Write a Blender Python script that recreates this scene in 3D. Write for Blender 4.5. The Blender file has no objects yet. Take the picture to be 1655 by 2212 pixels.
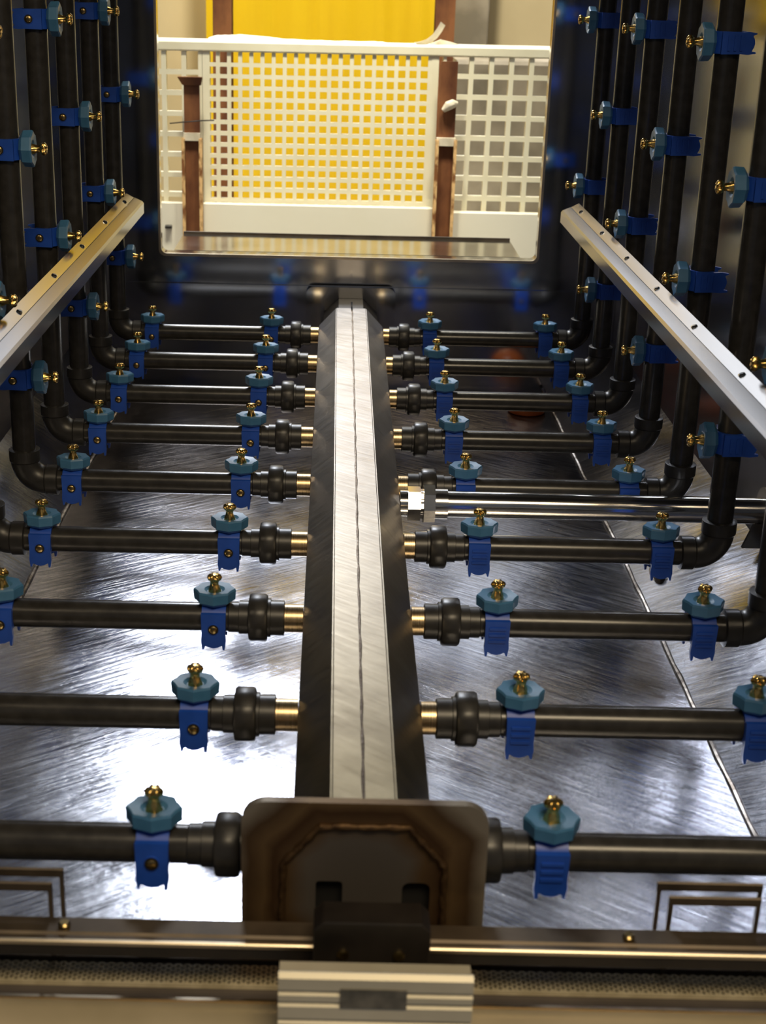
import bpy, bmesh, math, random
from mathutils import Vector, Matrix
random.seed(7)
S = bpy.context.scene
COL = S.collection
PI = math.pi

# ------------------------------------------------------------------ materials
def new_mat(name):
    m = bpy.data.materials.new(name); m.use_nodes = True
    nt = m.node_tree; nt.nodes.clear()
    out = nt.nodes.new('ShaderNodeOutputMaterial'); p = nt.nodes.new('ShaderNodeBsdfPrincipled')
    nt.links.new(p.outputs[0], out.inputs[0])
    return m, nt, p
def N(nt, kind, **kw):
    n = nt.nodes.new(kind)
    for k, v in kw.items():
        if k in n.inputs: n.inputs[k].default_value = v
        else: setattr(n, k, v)
    return n
def ramp(nt, fac, stops):
    r = nt.nodes.new('ShaderNodeValToRGB'); e = r.color_ramp.elements
    while len(e) < len(stops): e.new(0.5)
    for i, (pos, c) in enumerate(stops):
        e[i].position = pos; e[i].color = (*c, 1) if len(c) == 3 else c
    nt.links.new(fac, r.inputs[0]); return r
def coords(nt, scale=(1, 1, 1), rot=(0, 0, 0)):
    tc = nt.nodes.new('ShaderNodeTexCoord'); mp = nt.nodes.new('ShaderNodeMapping')
    mp.vector_type = 'TEXTURE'
    mp.inputs['Scale'].default_value = tuple(1/q for q in scale); mp.inputs['Rotation'].default_value = rot
    nt.links.new(tc.outputs['Object'], mp.inputs['Vector']); return mp.outputs[0]
def g(v): return (v, v, v)
def mat(name, c1, c2, rough=.5, metal=0., scale=20., stretch=(1, 1, 1), rvar=.1, bump=0., detail=4., lo=.35, hi=.65, coat=0., spec=.5):
    m, nt, p = new_mat(name)
    v = coords(nt, stretch)
    n = N(nt, 'ShaderNodeTexNoise', Scale=scale, Detail=detail); nt.links.new(v, n.inputs['Vector'])
    r = ramp(nt, n.outputs['Fac'], [(lo, c1), (hi, c2)]); nt.links.new(r.outputs[0], p.inputs['Base Color'])
    mr = N(nt, 'ShaderNodeMapRange'); mr.inputs['To Min'].default_value = max(.02, rough-rvar); mr.inputs['To Max'].default_value = rough+rvar
    nt.links.new(n.outputs['Fac'], mr.inputs['Value']); nt.links.new(mr.outputs[0], p.inputs['Roughness'])
    p.inputs['Metallic'].default_value = metal; p.inputs['Specular IOR Level'].default_value = spec
    if coat: p.inputs['Coat Weight'].default_value = coat; p.inputs['Coat Roughness'].default_value = .1
    if bump:
        b = N(nt, 'ShaderNodeBump', Strength=bump, Distance=.002); nt.links.new(n.outputs['Fac'], b.inputs['Height']); nt.links.new(b.outputs[0], p.inputs['Normal'])
    return m

def floor_mat():
    m, nt, p = new_mat('scratched_stainless')
    v = coords(nt)
    big = N(nt, 'ShaderNodeTexNoise', Scale=5., Detail=5., Roughness=.6); nt.links.new(v, big.inputs['Vector'])
    # swirled scratches: stretched noise whose direction wanders
    v2 = coords(nt, (70, 6, 6), (0, 0, -.95)); v3 = coords(nt, (70, 6, 6), (0, 0, .95))
    s1 = N(nt, 'ShaderNodeTexNoise', Scale=2.2, Detail=6., Roughness=.65, Distortion=.6); nt.links.new(v2, s1.inputs['Vector'])
    s2 = N(nt, 'ShaderNodeTexNoise', Scale=2.2, Detail=6., Roughness=.65, Distortion=.6); nt.links.new(v3, s2.inputs['Vector'])
    tc = nt.nodes.new('ShaderNodeTexCoord'); sx = nt.nodes.new('ShaderNodeSeparateXYZ'); nt.links.new(tc.outputs['Object'], sx.inputs[0])
    mr0 = N(nt, 'ShaderNodeMapRange'); mr0.inputs['From Min'].default_value = -.1; mr0.inputs['From Max'].default_value = .15
    nt.links.new(sx.outputs[0], mr0.inputs['Value'])
    mx = nt.nodes.new('ShaderNodeMix'); nt.links.new(mr0.outputs[0], mx.inputs[0]); nt.links.new(s1.outputs['Fac'], mx.inputs[2]); nt.links.new(s2.outputs['Fac'], mx.inputs[3])
    add = N(nt, 'ShaderNodeMath', operation='ADD'); nt.links.new(mx.outputs[0], add.inputs[0]); nt.links.new(big.outputs['Fac'], add.inputs[1])
    r = ramp(nt, add.outputs[0], [(.36, (.36, .37, .41)), (.62, (.70, .71, .76))]); half = N(nt, 'ShaderNodeMath', operation='MULTIPLY'); half.inputs[1].default_value = .5
    nt.links.new(add.outputs[0], half.inputs[0]); nt.links.new(half.outputs[0], r.inputs[0])
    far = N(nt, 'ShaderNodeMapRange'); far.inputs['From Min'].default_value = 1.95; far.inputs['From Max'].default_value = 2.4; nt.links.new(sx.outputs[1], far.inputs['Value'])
    mc = nt.nodes.new('ShaderNodeMix'); mc.data_type = 'RGBA'; mc.inputs[7].default_value = (.11, .095, .085, 1)   # far floor darkened in colour to stand in for a dark reflection
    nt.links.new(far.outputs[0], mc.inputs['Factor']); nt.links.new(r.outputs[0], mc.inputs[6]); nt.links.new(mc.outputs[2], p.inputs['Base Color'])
    mr = N(nt, 'ShaderNodeMapRange'); mr.inputs['From Min'].default_value = .6; mr.inputs['From Max'].default_value = 1.4
    mr.inputs['To Min'].default_value = .08; mr.inputs['To Max'].default_value = .30
    nt.links.new(add.outputs[0], mr.inputs['Value']); nt.links.new(mr.outputs[0], p.inputs['Roughness'])
    p.inputs['Metallic'].default_value = 1.
    b = N(nt, 'ShaderNodeBump', Strength=.26, Distance=.002); nt.links.new(mx.outputs[0], b.inputs['Height'])
    b2 = N(nt, 'ShaderNodeBump', Strength=.18, Distance=.01); nt.links.new(big.outputs['Fac'], b2.inputs['Height']); nt.links.new(b.outputs[0], b2.inputs['Normal'])
    nt.links.new(b2.outputs[0], p.inputs['Normal'])
    return m

def plate_mat():
    # flange plate with brown heat tint following the octagonal weld behind it (object coordinates: x, z from the duct axis)
    m, nt, p = new_mat('heat_tinted_steel')
    tc = nt.nodes.new('ShaderNodeTexCoord'); sx = nt.nodes.new('ShaderNodeSeparateXYZ'); nt.links.new(tc.outputs['Object'], sx.inputs[0])
    def M(op, a, b=None):
        n = N(nt, 'ShaderNodeMath', operation=op)
        for i, q in enumerate((a, b)):
            if q is None: continue
            if isinstance(q, (int, float)): n.inputs[i].default_value = q
            else: nt.links.new(q, n.inputs[i])
        return n.outputs[0]
    ax, az = M('ABSOLUTE', sx.outputs[0]), M('ABSOLUTE', sx.outputs[2])
    d = M('MAXIMUM', M('MAXIMUM', M('SUBTRACT', ax, .072), M('SUBTRACT', az, .072)), M('SUBTRACT', M('MULTIPLY', M('ADD', ax, az), .7071), .076))
    no = N(nt, 'ShaderNodeTexNoise', Scale=30., Detail=5.); nt.links.new(tc.outputs['Object'], no.inputs['Vector'])
    d = M('ADD', d, M('MULTIPLY', M('SUBTRACT', no.outputs['Fac'], .5), .012))
    f = M('ADD', M('MULTIPLY', d, 12.), .5)
    r = ramp(nt, f, [(.12, (.20, .175, .15)), (.3, (.16, .10, .05)), (.46, (.08, .042, .02)), (.56, (.18, .115, .055)), (.72, (.10, .06, .03)), (.9, (.32, .28, .22))])
    nt.links.new(r.outputs[0], p.inputs['Base Color'])
    p.inputs['Metallic'].default_value = .75; p.inputs['Roughness'].default_value = .48
    return m

def header_mat():
    m, nt, p = new_mat('brushed_duct_steel')
    v = coords(nt, (1, 1, 1), (0, 0, .5))
    n = N(nt, 'ShaderNodeTexNoise', Scale=9., Detail=6., Roughness=.65); nt.links.new(v, n.inputs['Vector'])
    v2 = coords(nt, (40, 6, 6), (0, 0, .9))
    s = N(nt, 'ShaderNodeTexNoise', Scale=3., Detail=5.); nt.links.new(v2, s.inputs['Vector'])
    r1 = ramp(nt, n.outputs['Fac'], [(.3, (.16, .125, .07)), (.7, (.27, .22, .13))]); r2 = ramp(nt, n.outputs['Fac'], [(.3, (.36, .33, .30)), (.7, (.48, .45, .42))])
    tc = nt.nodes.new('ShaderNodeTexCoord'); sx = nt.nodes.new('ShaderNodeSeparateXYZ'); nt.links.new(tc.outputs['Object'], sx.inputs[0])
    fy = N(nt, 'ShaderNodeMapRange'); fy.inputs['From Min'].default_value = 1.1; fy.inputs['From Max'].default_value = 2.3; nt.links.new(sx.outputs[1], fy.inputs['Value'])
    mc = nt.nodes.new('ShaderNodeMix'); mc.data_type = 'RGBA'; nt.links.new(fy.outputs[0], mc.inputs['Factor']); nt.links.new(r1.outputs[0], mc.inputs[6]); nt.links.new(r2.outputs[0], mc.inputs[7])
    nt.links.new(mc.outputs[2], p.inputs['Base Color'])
    mr = N(nt, 'ShaderNodeMapRange'); mr.inputs['To Min'].default_value = .3; mr.inputs['To Max'].default_value = .5
    nt.links.new(s.outputs['Fac'], mr.inputs['Value']); nt.links.new(mr.outputs[0], p.inputs['Roughness'])
    b = N(nt, 'ShaderNodeBump', Strength=.15, Distance=.002); nt.links.new(s.outputs['Fac'], b.inputs['Height']); nt.links.new(b.outputs[0], p.inputs['Normal'])
    p.inputs['Metallic'].default_value = 1.
    return m

MT = dict(
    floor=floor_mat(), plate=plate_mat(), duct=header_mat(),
    wall=mat('dark_mirror_steel', (.30, .30, .33), (.40, .40, .43), .2, 1., 4., (1, 1, 1), .06),
    endwall=mat('blued_end_steel', (.42, .42, .43), (.54, .54, .56), .13, 1., 5., (1, 1, 1), .05),
    ceiling=mat('dull_steel', (.12, .12, .13), (.16, .16, .17), .5, 1., 5.),
    pvc=mat('dark_grey_plastic', (.026, .024, .022), (.038, .036, .033), .24, 0, 60., (1, 1, 1), .06, .03),
    pvc2=mat('black_moulded_plastic', (.024, .023, .022), (.036, .034, .032), .36, 0, 80., (1, 1, 1), .06, .05),
    brass=mat('brass', (.62, .38, .09), (.85, .58, .20), .24, 1., 90., (1, 1, 1), .08, .1),
    brassd=mat('tarnished_brass', (.30, .22, .09), (.50, .38, .18), .3, 1., 90., (1, 1, 1), .08),
    nipple=mat('bronze_steel_nipple', (.52, .38, .2), (.66, .5, .3), .3, 1., 40.),
    clip=mat('royal_blue_plastic', (.010, .062, .38), (.016, .085, .50), .4, 0, 30., (1, 1, 1), .05),
    cap=mat('steel_blue_plastic', (.045, .16, .31), (.07, .21, .40), .42, 0, 30., (1, 1, 1), .05),
    steel=mat('polished_steel', (.62, .60, .56), (.74, .72, .68), .14, 1., 10., (1, 1, 1), .05),
    rail=mat('stainless_rail', (.27, .255, .24), (.40, .38, .35), .17, 1., 8., (1, .1, 1), .06),
    bead=mat('weld_bead', (.20, .15, .11), (.34, .28, .22), .45, 1., 200., (1, 1, 1), .1, .6),
    dark=mat('dark_stained_steel', (.075, .06, .045), (.16, .125, .09), .5, .7, 14., (1, 1, 1), .1, .05),
    darkf=mat('dark_flat_steel', (.10, .085, .08), (.15, .13, .12), .55, .5, 10.),
    edge=mat('bright_steel_edge', (.55, .47, .34), (.7, .6, .45), .35, 1., 20.),
    lip=mat('warm_steel_lip', (.50, .42, .27), (.64, .54, .37), .38, .4, 8., (1, 1, 1), .08),
    mesh=mat('expanded_metal', (.6, .52, .34), (.78, .69, .48), .4, .3, 60.),
    black=mat('black_block', (.010, .008, .007), (.022, .017, .013), .45, 0, 20.),
    alu=mat('anodised_aluminium', (.60, .55, .42), (.70, .65, .52), .45, .35, 12.),
    badge=mat('smudged_dark_badge', (.05, .05, .045), (.16, .15, .13), .6, 0, 45.),
    cream=mat('cream_plastic', (.86, .80, .60), (.92, .87, .68), .5, 0, 12.),
    board=mat('white_cream_board', (.90, .86, .72), (.94, .90, .78), .5, 0, 3.),
    yellow=mat('yellow_sheet', (.82, .52, .002), (.88, .58, .004), .45, 0, 3., (6, 1, .4)),
    beige=mat('beige_concrete', (.50, .41, .24), (.60, .50, .30), .8, 0, 3., (1, 1, 1), .1, .1),
    grey=mat('shade_grey_concrete', (.20, .175, .13), (.40, .35, .27), .8, 0, 6., (1, 1, 1), .1, .2),
    rust=mat('rusty_steel', (.10, .028, .008), (.26, .10, .035), .7, .1, 18., (1, 1, .5), .1, .3),
    rustl=mat('flaking_rust', (.24, .09, .025), (.85, .55, .25), .75, 0, 60., (1, 1, .6), .1, .5, lo=.4, hi=.6),
    putty=mat('pale_putty', (.62, .55, .42), (.80, .72, .58), .7, 0, 40.),
    hallfloor=mat('pale_hall_floor', (.5, .46, .38), (.6, .55, .46), .6, 0, 3.),
    orange=mat('added_orange_dome_mat', (.5, .11, .025), (.65, .17, .04), .35, 0, 30.),
    weldbrown=mat('browned_weld', (.06, .032, .014), (.13, .075, .033), .5, .7, 120., (1, 1, 1), .1, .5),
    seam=mat('ground_seam', (.10, .08, .065), (.42, .38, .34), .4, 1., 60., (1, 1, 1), .1, .5),
    void=mat('dark_opening', (.004, .004, .004), (.008, .007, .006), .7, 0, 10.),
)

# ------------------------------------------------------------------ mesh helpers
class MB:
    def __init__(s): s.v = []; s.f = []
    def add(s, vs, fs):
        o = len(s.v); s.v += [tuple(v) for v in vs]; s.f += [tuple(i+o for i in f) for f in fs]; return s
    def box(s, x0, x1, y0, y1, z0, z1):
        vs = [(x, y, z) for x in (x0, x1) for y in (y0, y1) for z in (z0, z1)]
        return s.add(vs, [(0, 1, 3, 2), (4, 6, 7, 5), (0, 4, 5, 1), (2, 3, 7, 6), (0, 2, 6, 4), (1, 5, 7, 3)])
    def cbox(s, x0, x1, y0, y1, z0, z1, c=.002):
        # box with chamfered long edges seen along X (profile in y,z)
        pr = [(y0+c, z0), (y1-c, z0), (y1, z0+c), (y1, z1-c), (y1-c, z1), (y0+c, z1), (y0, z1-c), (y0, z0+c)]
        return s.prism([(x0, y, z) for y, z in pr], (x1-x0, 0, 0))
    def prism(s, pts, d):
        n = len(pts); d = Vector(d)
        vs = [Vector(p) for p in pts] + [Vector(p)+d for p in pts]
        return s.add(vs, [tuple(range(n))[::-1], tuple(range(n, 2*n))] + [(i, (i+1) % n, n+(i+1) % n, n+i) for i in range(n)])
    def sweep(s, path, r, seg=24, caps=True):
        # round tube along a path; r may be a list
        path = [Vector(p) for p in path]; n = len(path); rs = r if isinstance(r, (list, tuple)) else [r]*n
        rings = []; ref = None
        for i, p in enumerate(path):
            a = path[min(i+1, n-1)]-path[max(i-1, 0)]
            if a.length < 1e-9: a = path[-1]-path[0]
            a.normalize()
            if ref is None:
                ref = Vector((0, 1, 0)) if abs(a.y) < .9 else Vector((1, 0, 0))
            u = (ref-a*ref.dot(a)).normalized(); w = a.cross(u); ref = u
            rings.append([p+(u*math.cos(2*PI*k/seg)+w*math.sin(2*PI*k/seg))*rs[i] for k in range(seg)])
        vs = [q for ring in rings for q in ring]; fs = []
        for i in range(n-1):
            for k in range(seg):
                k2 = (k+1) % seg; fs.append((i*seg+k, i*seg+k2, (i+1)*seg+k2, (i+1)*seg+k))
        if caps: fs += [tuple(range(seg))[::-1], tuple(range((n-1)*seg, n*seg))]
        return s.add(vs, fs)
    def lathe(s, prof, o, ax, seg=28, lobes=0, amp=0., tw=0., flat=None):
        # prof: (distance along axis, radius) list; axis direction ax from o
        o = Vector(o); a = Vector(ax).normalized(); ref = Vector((0, 1, 0)) if abs(a.y) < .9 else Vector((1, 0, 0))
        u = (ref-a*ref.dot(a)).normalized(); w = a.cross(u); vs = []; fs = []; n = len(prof)
        for i, q in enumerate(prof):
            t, r = q[0], q[1]; am = q[2] if len(q) > 2 else amp
            for k in range(seg):
                th = 2*PI*k/seg; rr = r
                if lobes: rr *= 1+am*math.cos(lobes*th+tw*t)
                vs.append(o+a*t+(u*math.cos(th)+w*math.sin(th))*rr)
        for i in range(n-1):
            for k in range(seg):
                k2 = (k+1) % seg; fs.append((i*seg+k, i*seg+k2, (i+1)*seg+k2, (i+1)*seg+k))
        fs += [tuple(range(seg))[::-1], tuple(range((n-1)*seg, n*seg))]
        return s.add(vs, fs)
    def build(s, name, m, parent=None, sharp=35, smooth=True, bevel=0.):
        me = bpy.data.meshes.new(name); me.from_pydata(s.v, [], s.f); me.validate()
        bm = bmesh.new(); bm.from_mesh(me)
        bmesh.ops.recalc_face_normals(bm, faces=bm.faces)
        if bevel:
            es = [e for e in bm.edges if len(e.link_faces) == 2 and e.calc_face_angle() > .6]
            bmesh.ops.bevel(bm, geom=es, offset=bevel, segments=2, profile=.5, affect='EDGES', clamp_overlap=True)
        bm.to_mesh(me); bm.free()
        if smooth:
            for p in me.polygons: p.use_smooth = True
            me.set_sharp_from_angle(angle=math.radians(sharp))
        me.materials.append(MT[m]); o = bpy.data.objects.new(name, me); COL.objects.link(o)
        if parent: o.parent = parent
        return o
def tag(o, label, cat, group=None, kind=None):
    o['label'] = label; o['category'] = cat
    if group: o['group'] = group
    if kind: o['kind'] = kind
    return o
def empty(name, loc=(0, 0, 0), label='', cat='', group=None):
    o = bpy.data.objects.new(name, None); COL.objects.link(o); o.location = loc; o.empty_display_size = .02
    return tag(o, label, cat, group)
def struct(o): o['kind'] = 'structure'; return o
def copy_tree(o, parent=None):
    c = o.copy(); COL.objects.link(c)
    if parent: c.parent = parent
    for ch in list(o.children): copy_tree(ch, c)
    return c
def arc(cx, cz, r, a0, a1, n, y=0): return [(cx+r*math.cos(math.radians(a0+(a1-a0)*i/n)), y, cz+r*math.sin(math.radians(a0+(a1-a0)*i/n))) for i in range(n+1)]
def fill(outer, holes, name, m, thick, parent=None, bevel=0.):
    # flat XZ plate with holes, extruded along Y (via 2D curve fill)
    cu = bpy.data.curves.new(name, 'CURVE'); cu.dimensions = '2D'; cu.fill_mode = 'BOTH'; cu.extrude = thick/2
    for pts in [outer]+holes:
        sp = cu.splines.new('POLY'); sp.points.add(len(pts)-1); sp.use_cyclic_u = True
        for i, (x, z) in enumerate(pts): sp.points[i].co = (x, z, 0, 1)
    tmp = bpy.data.objects.new(name, cu); COL.objects.link(tmp)
    dg = bpy.context.evaluated_depsgraph_get(); me = bpy.data.meshes.new_from_object(tmp.evaluated_get(dg))
    bpy.data.objects.remove(tmp); bpy.data.curves.remove(cu)
    me.transform(Matrix.Rotation(PI/2, 4, 'X')); me.name = name
    me.materials.clear(); me.materials.append(MT[m])
    o = bpy.data.objects.new(name, me); COL.objects.link(o)
    if parent: o.parent = parent
    return o
def rrect(x0, x1, z0, z1, r, n=6, corners=(1, 1, 1, 1)):
    pts = []
    for (cx, cz, a, on) in ((x1-r, z1-r, 0, corners[0]), (x0+r, z1-r, 90, corners[1]), (x0+r, z0+r, 180, corners[2]), (x1-r, z0+r, 270, corners[3])):
        if on: pts += [(cx+r*math.cos(math.radians(a+90*i/n)), cz+r*math.sin(math.radians(a+90*i/n))) for i in range(n+1)]
        else: pts.append((x1 if a in (0, 270) else x0, z1 if a < 180 else z0))
    return pts

# ------------------------------------------------------------------ layout numbers (metres)
NP = 9
PY = [2.892-.2305*i for i in range(NP)]          # pipe rows, far to near
CX = .027                                        # centre line
FZ = -.16                                        # tank floor
LW, RW = -.56, .61                               # tunnel side walls
YE = 3.11                                        # end wall
ZC = 1.55                                        # ceiling
PR = .0166                                       # pipe radius
LR, RR = -.447, .502                             # riser axes
ORD = ['nearest', 'second', 'third', 'fourth', 'fifth', 'sixth', 'seventh', 'eighth', 'farthest']

# ------------------------------------------------------------------ tunnel shell
xl, xr = -.45, .462
b = MB()
Y0 = .9
prof = [(LW, -.05), (xl, FZ), (xr, FZ), (RW, -.05)]
top = [(x, Y0, z) for x, z in prof] + [(x, YE, z) for x, z in prof]
bot = [(x, Y0, z-.012) for x, z in prof] + [(x, YE, z-.012) for x, z in prof]
n = len(prof)
b.add(top+bot, [(i, i+1, n+i+1, n+i) for i in range(n-1)] + [(2*n+i, 3*n+i, 3*n+i+1, 2*n+i+1) for i in range(n-1)])
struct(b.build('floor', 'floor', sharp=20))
struct(MB().box(LW-.012, LW, .8, YE, -.06, ZC).build('wall_left', 'wall', smooth=False))
struct(MB().box(RW, RW+.012, .8, YE, -.06, ZC).build('wall_right', 'wall', smooth=False))
struct(MB().box(LW-.012, RW+.012, 1.0, YE+.03, ZC, ZC+.012).build('ceiling', 'ceiling', smooth=False))
# end wall with its rectangular opening, plus a lower sheet standing proud under a seam
OX0, OX1, OZ0, OZ1 = -.384, .431, .123, 1.36
w = fill(rrect(LW, RW, FZ-.02, ZC, .001, 1), [rrect(OX0, OX1, OZ0, OZ1, .012, 5)], 'wall_back', 'endwall', .03)
w.location = (0, YE+.015, 0); struct(w)
struct(MB().box(LW+.001, RW-.001, YE-.006, YE, FZ, .058).build('trim_1', 'endwall', smooth=False))
# rim bead around the opening (bright folded edge)
e = fill(rrect(OX0-.004, OX1+.004, OZ0-.006, OZ1+.004, .014, 5), [rrect(OX0+.001, OX1-.001, OZ0, OZ1-.001, .012, 5)], 'trim_2', 'edge', .006)
e.location = (0, YE-.003, 0); struct(e)
# weld seams along both floor folds
for i, x in enumerate((xl, xr)):
    pts = [(x+.0006*math.sin(k*1.7), 1.0+k*(YE-1.02)/60, FZ+.0008) for k in range(61)]
    r = [.0036+.0006*math.sin(k*2.3) for k in range(61)]
    struct(MB().sweep(pts, r, 8).build('trim_%d' % (3+i), 'seam'))

# steel sill sheet outside the opening
sill = empty('threshold_plate', (CX, YE+.03, OZ0), 'shiny steel threshold plate lying beyond the sill of the bright opening', 'plate')
MB().cbox(-.387, .372, .002, .21, -.028, 0, .003).build('top_sheet', 'steel', sill)
MB().box(-.36, .345, .02, .20, -.523, -.0285).build('pedestal', 'dark', sill, smooth=False)
MB().box(-.387, .372, .2105, .2165, -.03, .0055).build('raised_lip', 'dark', sill, smooth=False)

# ------------------------------------------------------------------ central header duct
hd = empty('header_duct', (CX, 0, 0), 'long octagonal steel header duct with welded top seam running down the middle', 'duct')
yf, yb = 1.004, 2.945
def octo(hw, tw, zt, zs, zb): return [(-tw, zt), (tw, zt), (hw, zs), (hw, zb+.03), (tw, zb), (-tw, zb), (-hw, zb+.03), (-hw, zs)]
pf, pb = octo(.0605, .0275, .046, .010, -.1), octo(.0665, .031, .046, .008, -.1)
xo = .005; m8 = 8
b = MB(); b.add([(x+xo, yf, z) for x, z in pf]+[(x+.003, yb, z) for x, z in pb], [tuple(range(8))[::-1], tuple(range(8, 16))]+[(i, (i+1) % 8, 8+(i+1) % 8, 8+i) for i in range(8)])
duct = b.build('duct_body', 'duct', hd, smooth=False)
bm = bmesh.new(); bm.from_mesh(duct.data)
bmesh.ops.bevel(bm, geom=[e for e in bm.edges if abs(e.verts[0].co.y-e.verts[1].co.y) > 1], offset=.0014, segments=2, affect='EDGES'); bm.to_mesh(duct.data); bm.free()
pts = [(xo+.0003*math.sin(k*1.3), yf+k*(yb-yf)/90, .0461) for k in range(91)]
MB().sweep(pts, [.0014+.0004*math.sin(k*2.1) for k in range(91)], 8).build('top_weld', 'bead', hd)
MB().sweep([(xo-.001, yb-.03, .047), (xo-.001, yb+.004, .0475), (xo-.001, yb+.006, .058)], .0016, 8).build('seam_tab', 'steel', hd)
# front flange plate with two square slots and an octagonal weld bead showing through
fp = fill(rrect(-.095, .105, -.13, .077, .02, 6, (1, 1, 0, 0)), [rrect(-.034, -.012, -.032, .003, .003, 3), rrect(.037, .06, -.032, .003, .006, 3)], 'front_flange', 'plate', .008, hd)
fp.location = (0, .998, 0)
oc = [(x+xo, .9925, z) for x, z in [(-.066, -.05), (-.066, .02), (-.036, .056), (.036, .056), (.066, .02), (.066, -.05)]]
path = []
for i in range(len(oc)-1):
    a, c = Vector(oc[i]), Vector(oc[i+1])
    for k in range(12): path.append(a.lerp(c, k/12)+Vector((random.uniform(-.0006, .0006), 0, random.uniform(-.0006, .0006))))
path.append(Vector(oc[-1]))
MB().sweep(path, [.0028+.0006*math.sin(i*1.9) for i in range(len(path))], 10).build('flange_weld', 'weldbrown', fp).location = (0, -.998, 0)
for x0, x1 in ((-.036, -.010), (.035, .062)): MB().box(x0, x1, 1.0021, 1.0027, -.036, .007).build('slot_shade', 'void', fp, smooth=False).location = (0, -.998, 0)  # near-black sheets stand in for the shade behind the slots
bp = fill(rrect(-.095, .1, -.13, .06, .018, 5, (1, 1, 0, 0)), [], 'rear_flange', 'endwall', .008, hd); bp.location = (0, 3.09, 0)
bo = octo(.058, .026, .036, .004, -.1)
MB().prism([(x+.003, yb-.002, z) for x, z in bo], (0, 3.086-yb, 0)).build('end_stub', 'black', hd, smooth=False)

# ------------------------------------------------------------------ spray pipes: nipple, union, cross pipe, elbow, riser (prototype per side)
def spray_pipe(side):
    s = -1 if side == 'left' else 1
    ex = LR if s < 0 else RR
    root = empty('spray_pipe', (CX, 0, 0))
    def X(x): return (x-CX)
    hx = CX+s*(.056 if s < 0 else .058)                                 # duct flank
    A = (s, 0, 0)
    MB().lathe([(0, .0165), (1., .0165)], (0, 0, 0), (-s, 0, 0), 28).build('nipple', 'nipple', root)
    un = MB().lathe([(.023, .017), (.024, .0205), (.039, .0205), (.0395, .0225), (.0425, .0225)], (X(hx), 0, 0), A, 28)
    un.lathe([(.064, .0195), (.0755, .0195), (.076, .0178), (.087, .0178), (.088, .0168)], (X(hx), 0, 0), A, 28)
    u = un.build('union', 'pvc2', root)
    MB().lathe([(.0425, .022), (.0435, .0262), (.046, .0278), (.0615, .0278), (.064, .0262), (.065, .021)], (X(hx), 0, 0), A, 40, 10, .012).build('union_nut', 'pvc2', u)
    MB().sweep([(X(hx+s*.08), 0, 0), (X(ex-s*.035), 0, 0)], PR, 32).build('cross_pipe', 'pvc', root)
    R = .03
    el = MB()
    cx = X(ex)-s*R
    el.sweep([(cx-s*.004, 0, 0)]+[(cx+s*R*math.sin(t*PI/2/10), 0, R-R*math.cos(t*PI/2/10)) for t in range(11)]+[(X(ex), 0, R+.004)], .0205, 28)
    el.lathe([(0, .019), (.001, .0222), (.017, .0222), (.019, .0205)], (cx-s*.018, 0, 0), A, 28)
    el.lathe([(0, .0205), (.002, .0222), (.018, .0222), (.019, .019)], (X(ex), 0, R-.002), (0, 0, 1), 28)
    el.build('elbow', 'pvc2', root)
    MB().sweep([(X(ex), 0, R+.01), (X(ex), 0, 1.42)], PR, 28).build('riser', 'pvc', root)
    return root
first = {}
pipes = {}
for side in ('left', 'right'):
    proto = spray_pipe(side)
    for i in range(NP):
        o = proto if i == 0 else copy_tree(proto)
        o.location = (CX, PY[i], 0)
        j = NP-1-i
        extra = {8: ', by the end wall', 0: ', against the front plate'}.get(j, '')
        word = ORD[j] if j in (0, 8) else ORD[j]+' from the front'
        s_ = -1 if side == 'left' else 1
        t = (PY[i]-1.004)/(2.945-1.004); flank = s_*(.0605+.006*t+.0004)+(.005-.002*t)     # duct flank at this row
        for ch in o.children:
            if ch.name.startswith('nipple'): e_ = -.0795 if s_ < 0 else .0815; ch.location = (e_, 0, 0); ch.scale = (abs(e_-flank), 1, 1)
        tag(o, 'black plastic spray pipe %s of the duct, %s%s' % (side, word, extra), 'pipe', 'elbowed spray pipes feeding off the header duct')
        pipes[(side, i)] = o

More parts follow.
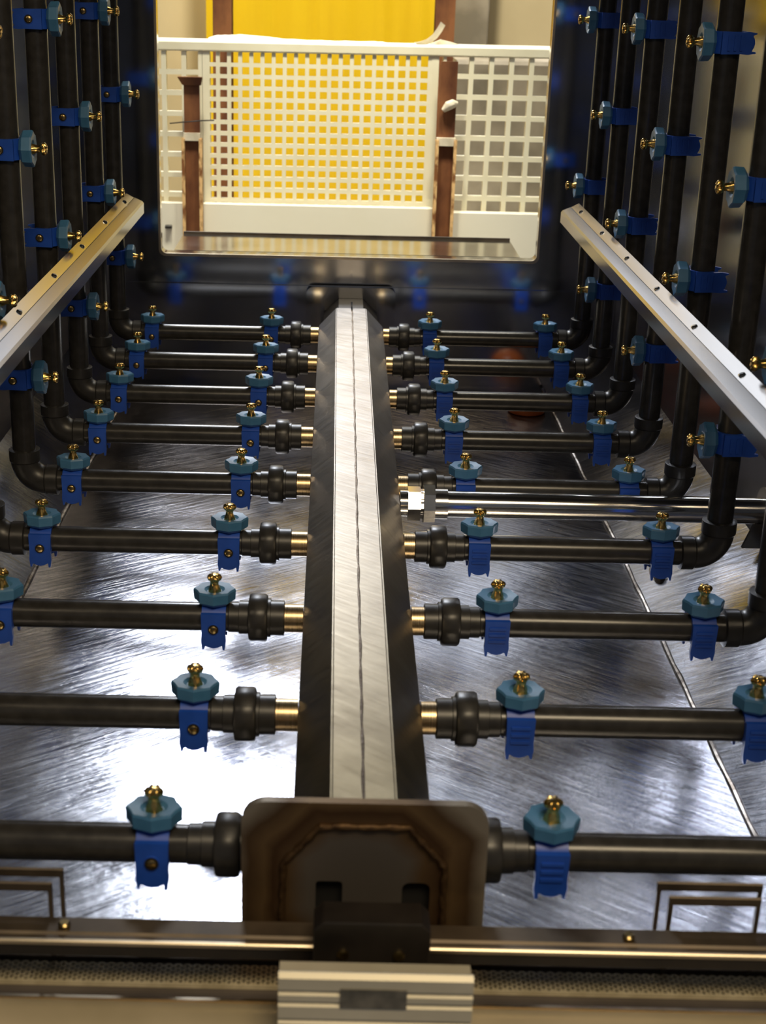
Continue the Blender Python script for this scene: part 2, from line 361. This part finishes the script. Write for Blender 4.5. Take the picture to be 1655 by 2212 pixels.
# ------------------------------------------------------------------ clamp-on spray nozzle (pipe along local X, spray along local Z)
def make_nozzle():
    root = empty('spray_nozzle')
    # C-shaped body round the pipe
    b = MB(); hw = .0138; ri, ro = .0170, .0212
    a0, a1, K = -38, 218, 26
    ring = []
    for k in range(K+1):
        a = math.radians(a0+(a1-a0)*k/K); ring.append((ri*math.cos(a), ri*math.sin(a), ro*math.cos(a), ro*math.sin(a)))
    vs = []
    for (yi, zi, yo, zo) in ring:
        vs += [(-hw, yi, zi), (hw, yi, zi), (hw, yo, zo), (-hw, yo, zo)]
    fs = []
    for k in range(K):
        o = 4*k; p = o+4
        fs += [(o+q, o+(q+1) % 4, p+(q+1) % 4, p+q) for q in range(4)]
    fs += [(0, 1, 2, 3), (4*K+3, 4*K+2, 4*K+1, 4*K)]
    b.add(vs, fs)
    # front and back jaws with scalloped, two-pronged lower edges
    for sg in (-1, 1):
        y = sg*.0205
        pr = [(-.0142, .013), (.0142, .013), (.0135, -.012), (.0142, -.021), (.0128, -.0315), (.0105, -.0315), (.0098, -.026), (.005, -.0285), (0, -.0295), (-.005, -.0285), (-.0085, -.0265), (-.0098, -.027), (-.0112, -.031), (-.0128, -.031), (-.0142, -.021), (-.0135, -.012)]
        b.prism([(x, y-sg*.0025, z) for x, z in pr], (0, sg*.0052, 0))
    # neck up to the cap
    b.lathe([(.0173, .0138), (.0215, .0150)], (0, 0, 0), (0, 0, 1), 20)
    # screw boss recess rim (front) and ribs (back)
    b.lathe([(0, .0072), (.0012, .0068)], (0, -.0230, -.0055), (0, -1, 0), 20)
    for z in (.004, -.004, -.012):
        b.box(-.0095, .0095, .0225, .0246, z-.0016, z+.0016)
    c = b.build('clip', 'clip', root, 30)
    MB().lathe([(0, .0061), (.0002, .0061)], (0, -.0243, -.0055), (0, -1, 0), 18).build('screw_recess', 'void', c)
    sc = MB().lathe([(0, .0046), (.0016, .0046), (.0024, .0034)], (0, -.0243, -.0055), (0, -1, 0), 16)
    sc.box(-.0034, .0034, -.0272, -.0262, -.0061, -.0049)
    sc.build('screw', 'brassd', c)
    # eight-cornered swivel cap with a dished top
    cap = MB(); seg = 8; rings = []
    for (z, r, el) in [(.0182, .0148, 1.), (.0204, .0180, 1.02), (.0230, .0202, 1.05), (.0340, .0206, 1.06), (.0362, .0196, 1.06), (.0350, .0120, 1.), (.0325, .0085, 1.), (.0325, .002, 1.)]:
        ringv = []
        for k in range(16):
            th = 2*PI*k/16; rr = r*(1+.07*(1 if k % 2 == 0 else -.35)) if r > .0125 else r
            if k in (0, 8) and r > .0125: rr *= 1.05
            ringv.append((rr*math.cos(th)*el, rr*math.sin(th), z))
        rings.append(ringv)
    vs = [q for r_ in rings for q in r_]; fs = []
    for i in range(len(rings)-1):
        for k in range(16):
            k2 = (k+1) % 16; fs.append((i*16+k, i*16+k2, (i+1)*16+k2, (i+1)*16+k))
    fs += [tuple(range(16))[::-1], tuple(range((len(rings)-1)*16, len(rings)*16))]
    cap.add(vs, fs); cp = cap.build('swivel_cap', 'cap', root, 22)
    # brass spray tip: tapered stem with a spiral of lumps and a flat drilled head
    t = MB().lathe([(.0320, .0074), (.036, .0064), (.040, .0048), (.045, .0046), (.047, .0054)], (0, 0, 0), (0, 0, 1), 20, 5, .12, 260)
    t.lathe([(.0445, .0046, .1), (.0462, .0062, .22), (.0490, .0070, .24), (.0515, .0067, .22), (.0535, .0052, .2), (.0540, .002, 0)], (0, 0, 0), (0, 0, 1), 36, 6, .2, 60)
    tp = t.build('spray_tip', 'brass', root, 50)
    h = MB()
    for k in range(2):
        h.lathe([(0, .0012), (.0003, .0012)], (.0028*math.cos(k*PI+.5), .0028*math.sin(k*PI+.5), .0540), (0, 0, 1), 10)
    h.build('tip_hole', 'void', tp)
    return root
proto_n = make_nozzle(); used = [False]
def nozzle(loc, rot, label, group):
    o = proto_n if not used[0] else copy_tree(proto_n)
    used[0] = True
    o.location = loc; o.rotation_euler = rot; tag(o, label, 'spray nozzle', group); return o
def pname(j): return 'the nearest' if j == 0 else 'the farthest' if j == 8 else 'the %s' % ORD[j]
for i in range(NP):
    j = NP-1-i
    rowword = {0: 'nearest pipe', 8: 'farthest pipe'}.get(j, '%s pipe from the front' % ORD[j])
    for side, inn, out in (('left', -.133, -.377), ('right', .1915, .428)):
        rz = 0 if side == 'left' else PI
        xi = inn if i < 8 or side == 'right' else -.1455
        face = 'screw-faced' if side == 'left' else 'ribbed'
        nozzle((xi, PY[i], 0), (random.uniform(-.05, .05), 0, rz), 'blue nozzle with %s clip beside the union, %s half, %s' % (face, side, rowword), 'upright spray nozzles on the cross pipes')
        if (side == 'left' and i <= 6) or (side == 'right' and i <= 7):
            nozzle((out, PY[i], 0), (random.uniform(-.05, .05), 0, rz), 'blue nozzle at the outer %s end of the %s' % (side, rowword), 'upright spray nozzles on the cross pipes')
ML = Matrix(((0, 0, 1), (0, 1, 0), (-1, 0, 0))).to_euler()
MR = Matrix(((0, 0, -1), (0, -1, 0), (-1, 0, 0))).to_euler()
for i in range(7):
    j = NP-1-i
    rw = 'farthest riser' if j == 8 else '%s riser from the front' % ORD[j]
    if j != 8:
        rw = ['', 'second', 'third', 'fourth', 'fifth', 'sixth', 'seventh'][i]+' riser from the end wall'
    else: rw = 'riser nearest the end wall'
    if i <= 5:
        zs = (.154, .470) if i % 2 == 0 else (.314, .628)
        for z, wd in zip(zs, ('lower', 'upper')):
            nozzle((LR, PY[i], z), ML, 'blue nozzle pointing inwards, %s one on the left-hand %s' % (wd, rw), 'sideways spray nozzles on the left risers')
    zs = (.314, .625) if i % 2 == 0 else (.154, .470)
    for z, wd in zip(zs, ('lower', 'upper')):
        if i == 6 and wd == 'upper': continue
        nozzle((RR, PY[i], z), MR, 'blue nozzle pointing inwards, %s one on the right-hand %s' % (wd, rw), 'sideways spray nozzles on the right risers')

# ------------------------------------------------------------------ guide rails in front of the risers
for side, x0, x1 in (('left', -.4305, -.373), ('right', .4555+.0305, .424)):
    s = 1 if x1 > x0 else -1
    r = empty('guide_rail', (x1, .9, .283), 'stainless guide rail crossing in front of the %s bank of risers' % side, 'rail', 'guide rails along both riser banks')
    wx = -s*.035; L = 1.87
    b = MB()
    # folded channel: shallow-roofed top, inboard face, outboard face
    pr = [(0, -.022), (0, -.003), (-s*.003, .0005), (wx*.5, .0068), (wx*.5-s*.0012, .0067), (wx+s*.002, .0145), (wx, .0125), (wx, -.022), (wx+s*.002, -.022), (wx+s*.002, -.004), (-s*.002, -.004), (-s*.002, -.022)]
    b.prism([(x, 0, z) for x, z in pr], (0, L, 0))
    b.build('channel', 'rail', r, smooth=False)
    for i in range(NP):
        y = PY[i]-.9
        if 0 < y < L-.02:
            br = MB().box(min(wx, wx-s*.0215), max(wx, wx-s*.0215), y-.012, y+.012, -.018, -.006).build('riser_bracket', 'rail', r, smooth=False)
            MB().lathe([(0, .0045), (.002, .0045), (.003, .003)], (wx+s*.010, y+.03, .0095), (-s*-.37, 0, .93), 6).build('bolt', 'steel', br)

# ------------------------------------------------------------------ steel cross tube between the fifth and sixth row
st = empty('steel_tube', (CX, 1.892, .004), 'polished steel cross tube with hex union, between two black pipes right of the duct', 'tube')
MB().sweep([(.0679, 0, 0), (RW-CX-.0005, 0, 0)], .0186, 32).build('tube', 'steel', st)
MB().lathe([(.078, .020), (.0785, .0245), (.096, .0245), (.0965, .021), (.1, .021)], (0, 0, 0), (1, 0, 0), 6).build('hex_union', 'steel', st, smooth=False)
MB().lathe([(.1, .022), (.1005, .0285), (.116, .0285), (.1165, .022)], (0, 0, 0), (1, 0, 0), 8).build('union_nut', 'steel', st, smooth=False)
MB().lathe([(.1165, .0215), (.134, .0215), (.1345, .0188)], (0, 0, 0), (1, 0, 0), 28).build('sleeve', 'steel', st)
MB().lathe([(0, .034), (.004, .034), (.005, .032)], (RW-CX-.0060, 0, 0), (1, 0, 0), 24).build('wall_flange', 'steel', st)

# ------------------------------------------------------------------ things on the tank floor
o = MB().lathe([(0, .038), (.010, .040), (.022, .035), (.032, .023), (.037, .01), (.038, .001)], (.405, 2.915, FZ+.001), (0, 0, 1), 24).build('added_orange_dome', 'orange'); tag(o, 'added orange-brown dome on the dark tank floor under the right pipes', 'dome')  # added piece, stands in for an orange reflection on the floor
lipb = MB().cbox(CX+.075, xr-.004, 2.155, 2.168, FZ, FZ+.012, .003).build('weir_strip', 'steel', smooth=False); tag(lipb, 'low bright weir strip across the tank floor, right of the duct', 'strip')
dr = empty('drain_slot', (.488, 1.99, FZ+.0285), 'small dark oval drain in the right-hand slope of the tank', 'drain')
dr.rotation_euler = (0, -math.atan2(.11, RW-xr), 0)
MB().lathe([(0, .011), (.0012, .0105)], (0, 0, 0), (0, 0, 1), 20).build('drain_rim', 'bead', dr).scale = (1, 2.2, 1)
MB().lathe([(0, .0085), (.0016, .0085)], (0, 0, 0), (0, 0, 1), 20).build('drain_hole', 'void', dr).scale = (1, 2.3, 1)
g2 = MB().prism([(RW-.002, 1.60, -.03), (RW-.002, 1.90, -.03), (RW-.002, 1.90, .012), (RW-.002, 1.60, .005)], (-.006, 0, 0))
g2.prism([(RW-.03, 1.885, -.05), (RW-.001, 1.885, -.05), (RW-.001, 1.885, .03)], (0, .006, 0))
tag(g2.build('corner_gusset', 'rail', smooth=False), 'triangular stainless gusset at the right tank wall behind the sixth-farthest riser', 'bracket')

# ------------------------------------------------------------------ front of the tank
rb = empty('tank_rim_beam', (CX, .945, -.012), 'dark stained steel beam across the front of the tank with one bright edge', 'beam')
MB().cbox(-.58, .575, -.006, .016, -.013, 0, .002).build('rear_strip', 'dark', rb, smooth=False)
MB().cbox(-.58, .575, -.0125, -.0065, -.013, -.0008, .001).build('front_strip', 'dark', rb, smooth=False)
MB().cbox(-.58, .575, -.0165, -.0127, -.0045, .0005, .001).build('bright_edge', 'edge', rb, smooth=False)
MB().box(-.58, .575, -.0160, -.0127, -.0135, -.0047).build('front_apron', 'black', rb, smooth=False)
for x in (-.232, .215):
    sw = MB().lathe([(0, .005), (.003, .005), (.0045, .0035)], (x, .002, 0), (0, 0, 1), 12).build('rim_screw', 'brassd', rb)
# front tank wall under the beam
struct(MB().box(LW, RW, .975, .981, FZ, -.062).build('wall_front', 'dark', smooth=False))
# expanded-metal strip
b = MB(); y0, y1, z = .944, .9685, -.062
px, wd = .0078, .0011
for sg in (-1, 1):
    k = -8
    while k*px < 1.14:
        xa = -.535+k*px; xb = xa+sg*(y1-y0)*1.45
        b.prism([(xa-wd, y0, z), (xa+wd, y0, z), (xb+wd, y1, z), (xb-wd, y1, z)], (0, 0, -.0012)); k += 1
ms = b.build('expanded_metal_strip', 'mesh', smooth=False); tag(ms, 'tan expanded-metal mesh strip running across below the front beam', 'mesh')
MB().box(-.55, .60, .9425, .9438, -.0655, -.0612).build('strip_edge', 'mesh', ms, smooth=False)
tr = empty('drip_tray', (CX, .92, -.066), 'flat dark steel drip tray with a warm rounded lip along the bottom edge', 'tray')
MB().box(-.58, .58, -.005, .055, -.004, 0).build('tray_floor', 'darkf', tr, smooth=False)
pr = [(-.006, -.03), (-.006, .008), (-.008, .0125), (-.013, .0145), (-.022, .0135), (-.036, .008), (-.06, -.006), (-.10, -.03)]
MB().prism([(-.58, y, z) for y, z in pr], (1.16, 0, 0)).build('rolled_lip', 'lip', tr, sharp=60)
MB().box(-.58, .58, -.0075, -.0045, .0085, .0138).build('bright_bead', 'edge', tr, smooth=False)
# black stop block with two screws
bk = empty('stop_block', (.0375, .925, 0), 'black block with chamfered top corners and two screws, before the flange plate', 'block')
pr = [(-.045, -.061), (.045, -.061), (.045, .0155), (.038, .0225), (-.038, .0225), (-.045, .0155)]
MB().prism([(x, -.0125, z) for x, z in pr], (0, .028, 0)).build('block_body', 'black', bk, smooth=False, bevel=.0012)
for x in (-.022, .021):
    s_ = MB().lathe([(0, .0045), (.0016, .0045), (.0024, .003)], (x, -.0125, -.006), (0, -1, 0), 14).build('screw', 'brassd', bk)
# aluminium extrusion with a dark badge
al = empty('aluminium_profile', (.0395, .86, 0), 'pale aluminium grooved profile end with a smudged dark badge, bottom centre', 'profile')
pr = [(.012, .004), (.006, .0145), (.004, .015), (0, .012), (0, .002), (.0025, .0005), (.0025, -.0015), (0, -.003), (0, -.008), (.0025, -.0095), (.0025, -.0115), (0, -.013), (0, -.0235), (.0025, -.025), (.0025, -.027), (0, -.0285), (0, -.06), (.03, -.06), (.03, .004)]
MB().prism([(-.0715, y, z) for y, z in pr], (.143, 0, 0)).build('profile_body', 'alu', al, smooth=False)
MB().box(-.026, .023, -.0012, .003, -.0125, .004).build('badge', 'badge', al, smooth=False)
# lifting handles: two nested inverted-U straps each
def handle(x0, x1, label, legs):
    h = empty('lifting_handle', ((x0+x1)/2, .972, -.03), label, 'handle', 'strap handles behind the front beam')
    hw = (x1-x0)/2
    for nm, y, zt, ins in (('rear_strap', .018, .0415, 0.), ('front_strap', .0, .0405, .006)):
        b = MB(); hh = .0085; a = hw-ins
        b.cbox(-a, a, y, y+.003, zt-hh, zt, .001)
        for s in legs: b.box(s*a-(.0035 if s > 0 else 0), s*a+(.0035 if s < 0 else 0), y+.0002, y+.0028, -.05, zt-.001)
        b.build(nm, 'dark', h, smooth=False)
    return h
handle(-.42, -.213, 'dark steel strap handle standing behind the beam, left of the flange plate', (-1, 1))
handle(.272, .358, 'dark steel strap handle standing behind the beam, right of the flange plate', (-1, 1))

# ------------------------------------------------------------------ outside the opening: fence of cream gratings
YG = 3.8
def grating(name, x0, x1, z0, z1, p, bw, depth, label, frame=.009, xoff=0., zoff=0.):
    r = empty(name, ((x0+x1)/2, YG, z0), label, 'grating', 'cream gratings of the fence')
    cx = (x0+x1)/2; b = MB()
    k = x0+xoff
    while k < x1:
        xc = k-cx
        b.prism([(xc-bw/2, 0, 0), (xc+bw/2, 0, 0), (xc+bw*.36, depth, 0), (xc-bw*.36, depth, 0)], (0, 0, z1-z0)); k += p
    k = z1-z0-zoff
    while k > 0:
        b.prism([(x0-cx, .0006, k-bw/2), (x0-cx, .0006, k+bw/2), (x0-cx, depth-.0006, k+bw*.36), (x0-cx, depth-.0006, k-bw*.36)], (x1-x0, 0, 0)); k -= p
    b.build('grid', 'cream', r, smooth=False)
    for xe in (x0, x1): MB().box(xe-cx-frame, xe-cx+frame, -.001, depth+.001, 0, z1-z0).build('side_frame', 'cream', r, smooth=False)
grating('fence_grating', -.345, .236, -.1, .505, .0283, .0100, .030, 'cream fine-mesh grating in the middle of the fence, yellow showing through', .009, .030, .030)
grating('fence_grating', -.70, -.36, -.1, .505, .0512, .0125, .036, 'cream wide-mesh grating at the left end of the fence', .005, .0428, .05)
grating('fence_grating', .26, .68, -.1, .505, .0508, .0125, .036, 'cream wide-mesh grating at the right end of the fence, grey behind it', .004, .068, .046)
tp = empty('fence_top_rail', (CX, YG, .506), 'cream flat cap rail along the top of the grating fence', 'rail')
MB().cbox(-.73, .66, -.006, .11, 0, .026, .004).build('cap', 'cream', tp)
kb = MB().cbox(-.70, .2925, YG-.03, YG-.012, -.42, .132, .003).build('kick_board', 'board'); tag(kb, 'white-cream kick board below the fine-mesh grating', 'board')
MB().cbox(-.452, -.435, YG-.045, YG-.03, .066, .074, .002).build('latch', 'black', kb)
kb = MB().cbox(.2975, .70, YG-.036, YG-.012, -.42, .124, .003).build('kick_board', 'board'); tag(kb, 'white-cream kick board below the right-hand wide-mesh grating', 'board')
# wrap lying on the cap rail and a torn strip sticking up
b = MB(); nx, ny = 24, 5
for i in range(nx+1):
    for j in range(ny+1):
        x = -.34+i*.46/nx; hgt = .010*math.exp(-((i-4)/5)**2)+.004*abs(math.sin(i*.9+j))*(1 if 0 < i < nx else 0)
        b.v.append((x, YG+.008+j*.015, .5325+(hgt if 0 < j < ny else 0)))
for i in range(nx):
    for j in range(ny): b.f.append((i*(ny+1)+j, (i+1)*(ny+1)+j, (i+1)*(ny+1)+j+1, i*(ny+1)+j+1))
tag(b.build('plastic_wrap', 'cream'), 'crumpled pale plastic wrap lying on the fence cap rail', 'wrap')
b = MB(); pts = [(.185, .533), (.20, .535), (.217, .541), (.232, .553), (.243, .569), (.251, .584)]
for (x, z) in pts: b.v += [(x-.004, YG+.03, z+.0045), (x+.008, YG+.036, z-.0045), (x+.008, YG+.038, z-.0045), (x-.004, YG+.032, z+.0045)]
for i in range(len(pts)-1):
    for q in range(4): b.f.append((4*i+q, 4*i+(q+1) % 4, 4*i+4+(q+1) % 4, 4*i+4+q))
b.f += [(0, 1, 2, 3), (4*len(pts)-1, 4*len(pts)-2, 4*len(pts)-3, 4*len(pts)-4)]
b.prism([(.22, YG+.05, .532), (.30, YG+.05, .532), (.285, YG+.05, .537), (.25, YG+.05, .545)], (0, .01, 0))
tag(b.build('torn_tape', 'putty'), 'torn pale strip of tape sticking up from the fence cap rail', 'tape')
# rusty posts in front of the fence: channel section with flaking flanges
def front_post(x0, x1, zt, label):
    w = (x1-x0)/2
    r = empty('fence_post', ((x0+x1)/2, YG-.05, -.4), label, 'post', 'short rusty posts in front of the fence')
    H = zt+.4
    MB().box(-w+.006, w-.006, .006, .011, 0, H).build('web', 'rust', r, smooth=False)
    for s in (-1, 1):
        MB().prism([(s*w, -.012, 0), (s*(w-.008), -.012, 0), (s*(w-.008), .0125, 0), (s*w, .0125, 0)], (0, 0, H-(.15 if zt < .46 else .19))).build('flange', 'rustl', r, smooth=False)
    return r, w, H
r, w, H = front_post(-.404, -.352, .447, 'short rusty channel post at the left end, top below the fence rail')
MB().prism([(-w-.008, -.012, H), (w+.002, -.012, H), (w-.002, -.004, H-.02), (-w+.004, -.004, H-.02)], (0, .018, 0)).build('top_flap', 'rust', r, smooth=False)
b = MB().box(-w+.005, w-.005, -.004, .006, H-.156, H-.137); b.build('splice_plate', 'putty', r, smooth=False)
MB().sweep([(-w-.03, .004, H-.115), (-w, -.012, H-.11), (w, -.012, H-.105), (w+.03, .004, H-.105)], .0016, 8).build('tie_wire', 'black', r)
r, w, H = front_post(.242, .296, .497, 'rusty red channel post right of the fine-mesh grating, reaching the fence rail')
b = MB().box(-w+.002, w-.004, -.008, .006, H-.205, H-.185); b.build('splice_plate', 'putty', r, smooth=False)
b = MB().sweep([(-.012, -.004, H-.118), (.0, -.006, H-.106), (.014, -.006, H-.100), (.024, -.004, H-.099)], [.006, .012, .011, .004], 10); b.build('putty_lump', 'putty', r)
# tall posts behind the fence
for x0, x1, lab in ((-.353, -.302, 'tall rusty beam post behind the fence, by the left edge of the yellow panel'), (.25, .302, 'tall rusty beam post behind the fence, by the right edge of the yellow panel')):
    r = empty('beam_post', ((x0+x1)/2, 4.1, -.4), lab, 'post', 'tall rusty posts behind the fence')
    w = (x1-x0)/2
    MB().box(-w, w, 0, .006, 0, 1.42).build('flange', 'rust', r, smooth=False)
    MB().box(-.004, .004, .006, .06, 0, 1.42).build('web', 'rust', r, smooth=False)
    MB().box(-w, w, .06, .066, 0, 1.42).build('flange', 'rust', r, smooth=False)
tag(MB().cbox(.345, .95, 4.5, 4.75, -.4, .46, .01).build('shade_backing', 'grey', smooth=False), 'added grey shade plinth behind the right-hand wide-mesh grating', 'backing')  # added block, its dark grey stands in for the shaded lower wall
# yellow ribbed panel, beige hall wall, grey column, hall floor
b = MB(); x = -.452; k = 0; front = []
while x < .308:
    d = 0 if k % 8 < 6 else -.004
    front.append((x, 5.0+d)); x += .0152; k += 1
front.append((.308, 5.0))
b.prism([(x, y, -.4) for x, y in front]+[(.308, 5.02, -.4), (-.452, 5.02, -.4)], (0, 0, 1.75))
tag(b.build('yellow_panel', 'yellow', sharp=60), 'bright yellow ribbed sheet panel standing behind the fence', 'panel')
struct(MB().box(-2.6, 2.8, 5.3, 5.35, -.4, 1.05).build('wall_hall', 'beige', smooth=False))
struct(MB().box(.372, .492, 5.12, 5.26, -.4, 1.05).build('column_1', 'grey', smooth=False, bevel=.006))
struct(MB().box(-2.6, 2.8, YE+.04, 5.3, -.42, -.40).build('floor_hall', 'hallfloor', smooth=False))

# ------------------------------------------------------------------ lights
def area(name, loc, target, sx, sy, power, col):
    L = bpy.data.lights.new(name, 'AREA'); L.shape = 'RECTANGLE'; L.size = sx; L.size_y = sy; L.energy = power; L.color = col
    o = bpy.data.objects.new(name, L); COL.objects.link(o); o.location = loc
    o.rotation_euler = (Vector(target)-Vector(loc)).to_track_quat('-Z', 'Y').to_euler(); return o
area('skylight', (-.75, 6.2, 3.35), (-.15, 1.6, -.1), .95, 1.05, 170, (.86, .91, 1.))
area('floor_sheen_fill', (0, 6.7, 2.35), (0, 1.5, .6), 4.6, 2.0, 46, (.84, .89, 1.))  # added unseen area light, gives the floor its blue-grey reflection
area('hall_roof_light', (.2, 4.6, 3.6), (.1, 4.9, .2), 2.2, 1.0, 105, (1., .94, .78))
for nm, lx in (('fence_fill_spot', -.35), ('fence_fill_spot', .45)):  # added unseen spots that brighten the fence but miss the yellow panel
    L = bpy.data.lights.new(nm, 'SPOT'); L.energy = 330; L.color = (1., .94, .74); L.spot_size = math.radians(30); L.spot_blend = .35; L.shadow_soft_size = .2
    o = bpy.data.objects.new(nm, L); COL.objects.link(o); o.location = (lx, 2.75, 3.)
    o.rotation_euler = (Vector((lx*.7, 3.72, .22))-Vector(o.location)).to_track_quat('-Z', 'Y').to_euler()
L = bpy.data.lights.new('panel_fill_spot', 'SPOT'); L.energy = 520; L.color = (1., .92, .74); L.spot_size = math.radians(46); L.spot_blend = .7; L.shadow_soft_size = .15  # added unseen spot, brightens the upper part of the yellow panel
o = bpy.data.objects.new('panel_fill_spot', L); COL.objects.link(o); o.location = (0, 3.5, 3.4)
o.rotation_euler = (Vector((-.05, 5.0, 1.15))-Vector(o.location)).to_track_quat('-Z', 'Y').to_euler()
area('front_lamp', (.45, -.45, 2.3), (0, 1.15, 0), 1.3, .7, 42, (1., .80, .52))
W = bpy.data.worlds.new('hall_air'); S.world = W; W.use_nodes = True
bg = W.node_tree.nodes['Background']; bg.inputs[0].default_value = (.80, .86, 1., 1); bg.inputs[1].default_value = .09

# ------------------------------------------------------------------ camera
F, PX, PYc, ROLL, D = 3100., 718., 1106., .022, 1166.
cam = bpy.data.cameras.new('camera'); co = bpy.data.objects.new('camera', cam); COL.objects.link(co)
cam.sensor_fit = 'VERTICAL'; cam.sensor_height = 36; cam.sensor_width = 36*1655/2212
cam.lens = F/2212*36
cam.shift_x = (827.5-PX)/2212; cam.shift_y = 0
P = math.atan(D/F)
co.location = (0, 0, .70)
co.rotation_euler = (Matrix.Rotation(PI/2-P, 4, 'X') @ Matrix.Rotation(ROLL, 4, 'Z')).to_euler()
cam.clip_start = .02; cam.clip_end = 60
cam.dof.use_dof = True; cam.dof.focus_distance = 2.1; cam.dof.aperture_fstop = 9
S.camera = co
S.view_settings.view_transform = 'Standard'; S.view_settings.look = 'None'; S.view_settings.exposure = 0.; S.view_settings.gamma = 1.
